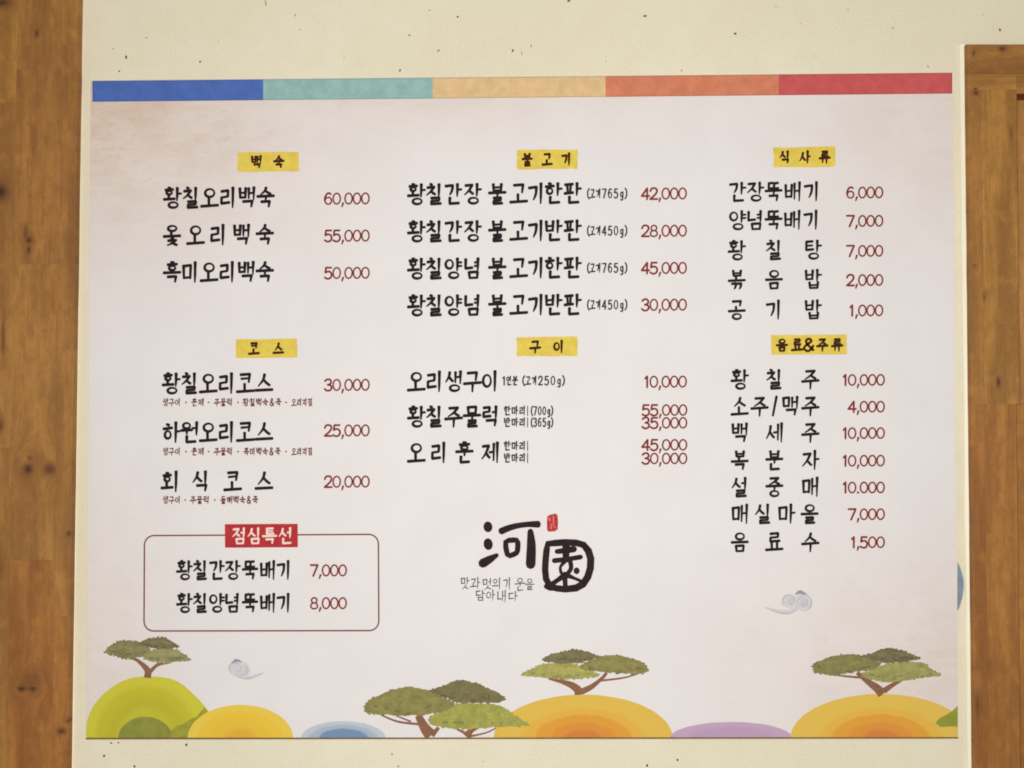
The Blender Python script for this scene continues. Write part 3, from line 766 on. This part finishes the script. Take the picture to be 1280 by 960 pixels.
for s, y in (("한마리", 557.5), ("반마리", 572.5)):
    spread(s, 629, 658, y, 11, 1.75, SINK); spread("|", 657, 662, y, 10, 1.1, SINK)
for s, y in (("55,000", 512.5), ("35,000", 528.5), ("45,000", 556), ("30,000", 573)): price(s, 859, y, h=13.6)
# third column
for s, y, xx, pr in (("간장뚝배기", 240, [921.5, 944, 967, 991, 1015], "6,000"), ("양념뚝배기", 275.5, [921.5, 944, 967, 990.5, 1014.5], "7,000"),
                     ("황칠탕", 313, [921, 967.5, 1016], "7,000"), ("볶음밥", 349.5, [921, 967.5, 1016], "2,000"), ("공기밥", 387.5, [921, 967.5, 1016], "1,000")):
    dish(s, xx, y, w=22, h=23.8, th=3.25); price(pr, 1104, y+.5, h=14, adv=10.4)
d3 = [924.7, 968, 1013]
for s, y, xx, pr in (("황칠주", 474.5, d3, "10,000"), ("소주/맥주", 508, [924.7, 949.5, 968.5, 988, 1013], "4,000"), ("백세주", 541, d3, "10,000"), ("복분자", 575.5, d3, "10,000"),
                     ("설중매", 609, d3, "10.000"), ("매실마을", 642.5, [925, 954, 983, 1012], "7,000"), ("음료수", 677.5, d3, "1,500")):
    dish(s, xx, y, w=22, h=24, th=3.35); price(pr, 1106, y+.3, h=13.8, adv=10.4)

# headings on yellow labels
def heading(x0, y0, x1, y1, chars, xs_, w=13.5, h=15.5):
    r = random.Random(int(x0+y0)); p = Print(30)
    pts = []
    for (ax, ay, bx, by) in ((x0, y0, x1, y0-.7), (x1, y0-.7, x1-.2, y1-.7), (x1-.2, y1-.7, x0, y1), (x0, y1, x0, y0)):
        for i in range(8):
            t = i/8; pts.append((ax+(bx-ax)*t+r.uniform(-.55, .55), ay+(by-ay)*t+r.uniform(-.5, .5)))
    p.poly(pts)
    lab = p.build("heading_label", ink(230, 204, 88, var=.10, scale=70), label="yellow heading label "+''.join(chars))
    for c, x in zip(chars, xs_): text_at([c], [x], (y0+y1)/2, w, h, 3.1, ink(66, 34, 16), name="heading_character", parent=lab, x_ref=xs_[0])
heading(297, 190.5, 373.5, 214.5, "백숙", [320.5, 348.5])
heading(646, 187.5, 722, 211.5, "불고기", [659, 684, 708], 13)
heading(967, 184, 1044, 209, "식사류", [981, 1006, 1031], 14)
heading(295, 424, 371.5, 447.5, "코스", [317.5, 348])
heading(646, 421.5, 722, 445.5, "구이", [669, 698.5], 14)
heading(964, 419, 1058.5, 443.5, "음료&주류", [977.5, 996.5, 1011, 1028, 1046.5], 14.5)

# lunch special box
p = Print(30); r_ = 12; pts = []
for cx, cy, a0 in ((473-r_, 668+r_, -90), (473.5-r_, 788.3-r_, 0), (180+r_, 788.8-r_, 90), (180.5+r_, 669.5+r_, 180)):
    for i in range(9):
        a = math.radians(a0+90*i/8); pts.append((cx+r_*math.cos(a), cy+r_*math.sin(a)))
p.ring(pts, 1.7); p.build("box_outline", ink(124, 66, 72))
p = Print(34); p.poly([(281, 655.3), (372, 654.8), (372.3, 684), (281.3, 684.6)])
lab = p.build("special_label", ink(184, 52, 54, scale=80), label="red heading label 점심특선")
for c, x in zip("점심특선", [299, 318, 337, 357]): text_at([c], [x], 670, 18.5, 20, 2.6, ink(248, 222, 214, var=.04), name="heading_character", parent=lab, x_ref=299)
lc = [230.5, 250.5, 270.5, 290.5, 312.5, 334.5, 355]
for s, y, pr in (("황칠간장뚝배기", 713, "7,000"), ("황칠양념뚝배기", 754, "8,000")):
    dish(s, lc, y, w=20, h=23.5, th=3.25); price(pr, 433.5, y, h=14.3, adv=10.4)

# logo
def LG(x, y): return (x/7.53+590, y/7.53+640)
BLK = ink(44, 32, 34, var=.3)
logo = None
def lpart(fn, name="logo_character", label=None):
    global logo
    p = Print(40); fn(p)
    o = p.build(name if logo is None else "brush_stroke", BLK, parent=board if logo is None else logo)
    if logo is None: logo = o; o['label'] = label
def w_(*a): return [v/7.53 for v in a]
lpart(lambda p: p.ellipse(*LG(150, 140), 5.6, 6.7, -.1, 20), label="thick black brush character of the logo, left")
lpart(lambda p: p.ellipse(*LG(152, 303), 5.7, 7.3, -.15, 20))
lpart(lambda p: p.stroke([LG(103, 482), LG(160, 450), LG(232, 408)], w_(88, 72, 40), True))
lpart(lambda p: p.stroke([LG(272, 182), (LG(350, 150)), LG(440, 127), LG(540, 116), LG(625, 116)], w_(64, 58, 52, 52, 66), True, .7))
lpart(lambda p: p.ring([LG(*q) for q in [(318, 282), (345, 268), (385, 264), (420, 266), (430, 285), (432, 320), (428, 365), (418, 385), (390, 400), (355, 412), (334, 400), (326, 370), (318, 330)]], 6.8))
lpart(lambda p: p.stroke([LG(550, 185), LG(558, 300), LG(556, 400), LG(552, 492)], w_(56, 82, 90, 92), True))
logo = None
ringc = [(715, 300), (790, 292), (880, 286), (980, 290), (1050, 310), (1095, 365), (1118, 440), (1114, 530), (1090, 610), (1045, 680), (980, 715), (880, 728), (790, 718), (730, 690), (697, 630), (688, 540), (694, 440), (702, 360)]
lpart(lambda p: p.ring([LG(*q) for q in ringc], [8.4]*5+[9.2]*6+[8.2]*7), label="thick black brush character of the logo in a rounded ring, right")
for pts, ws in (([(800, 372), (880, 362), (958, 350)], (46, 56, 62)), ([(885, 318), (885, 385), (884, 450)], (70, 66, 60)), ([(775, 458), (890, 445), (1022, 424)], (48, 44, 46)),
                ([(868, 470), (832, 520), (838, 572)], (40, 26, 30)), ([(925, 465), (932, 530), (900, 580)], (44, 42, 40)), ([(872, 596), (820, 632), (756, 676)], (62, 44, 44)),
                ([(895, 596), (960, 622), (1030, 652)], (50, 30, 30)), ([(872, 590), (876, 650), (880, 716)], (58, 46, 46)), ([(700, 700), (740, 712), (780, 716)], (50, 60, 50))):
    lpart(lambda p, pts=pts, ws=ws: p.stroke([LG(*q) for q in pts], w_(*ws), True))
lpart(lambda p: p.ellipse(*LG(985, 554), 3.8, 4.2))
p = Print(40); p.poly([(684, 645.5), (688, 643.3), (694.5, 642), (696.8, 644), (697.6, 652), (697.2, 661.5), (694, 664), (686, 664.6), (684, 663), (683.6, 655)])
seal = p.build("seal", ink(186, 62, 66, var=.25, scale=200), label="small red seal stamp above the logo")
p = Print(42)
p.stroke([(691.5, 645), (692, 651), (691.6, 657)], [1.5, 1.7, 1.2]); p.stroke([(686.3, 647.5), (687.6, 651)], [2.4, 1.6]); p.stroke([(688.8, 655), (689.2, 661)], [1.2, 1.4]); p.stroke([(692, 657), (695, 660)], [.9, 1])
p.build("seal_mark", ink(226, 126, 120), parent=seal)
HW = ink(84, 76, 80, var=.15)
def hand(chars, xs_, y, w, h, th):
    p = Print(40); r = random.Random(y)
    for c, x in zip(chars, xs_): draw(p, glyph_of(c), x, y+r.uniform(-1, 1), w*r.uniform(.85, 1.1), h*r.uniform(.85, 1.12), th, rot=r.uniform(-.08, .05))
    p.build("tagline", HW)
hand("맛과멋의기운을", [581, 594, 609, 621, 634, 650, 662], 729.5, 12, 15, 1.25)
hand("담아내다", [600, 613, 627, 641], 745, 12, 13.5, 1.25)
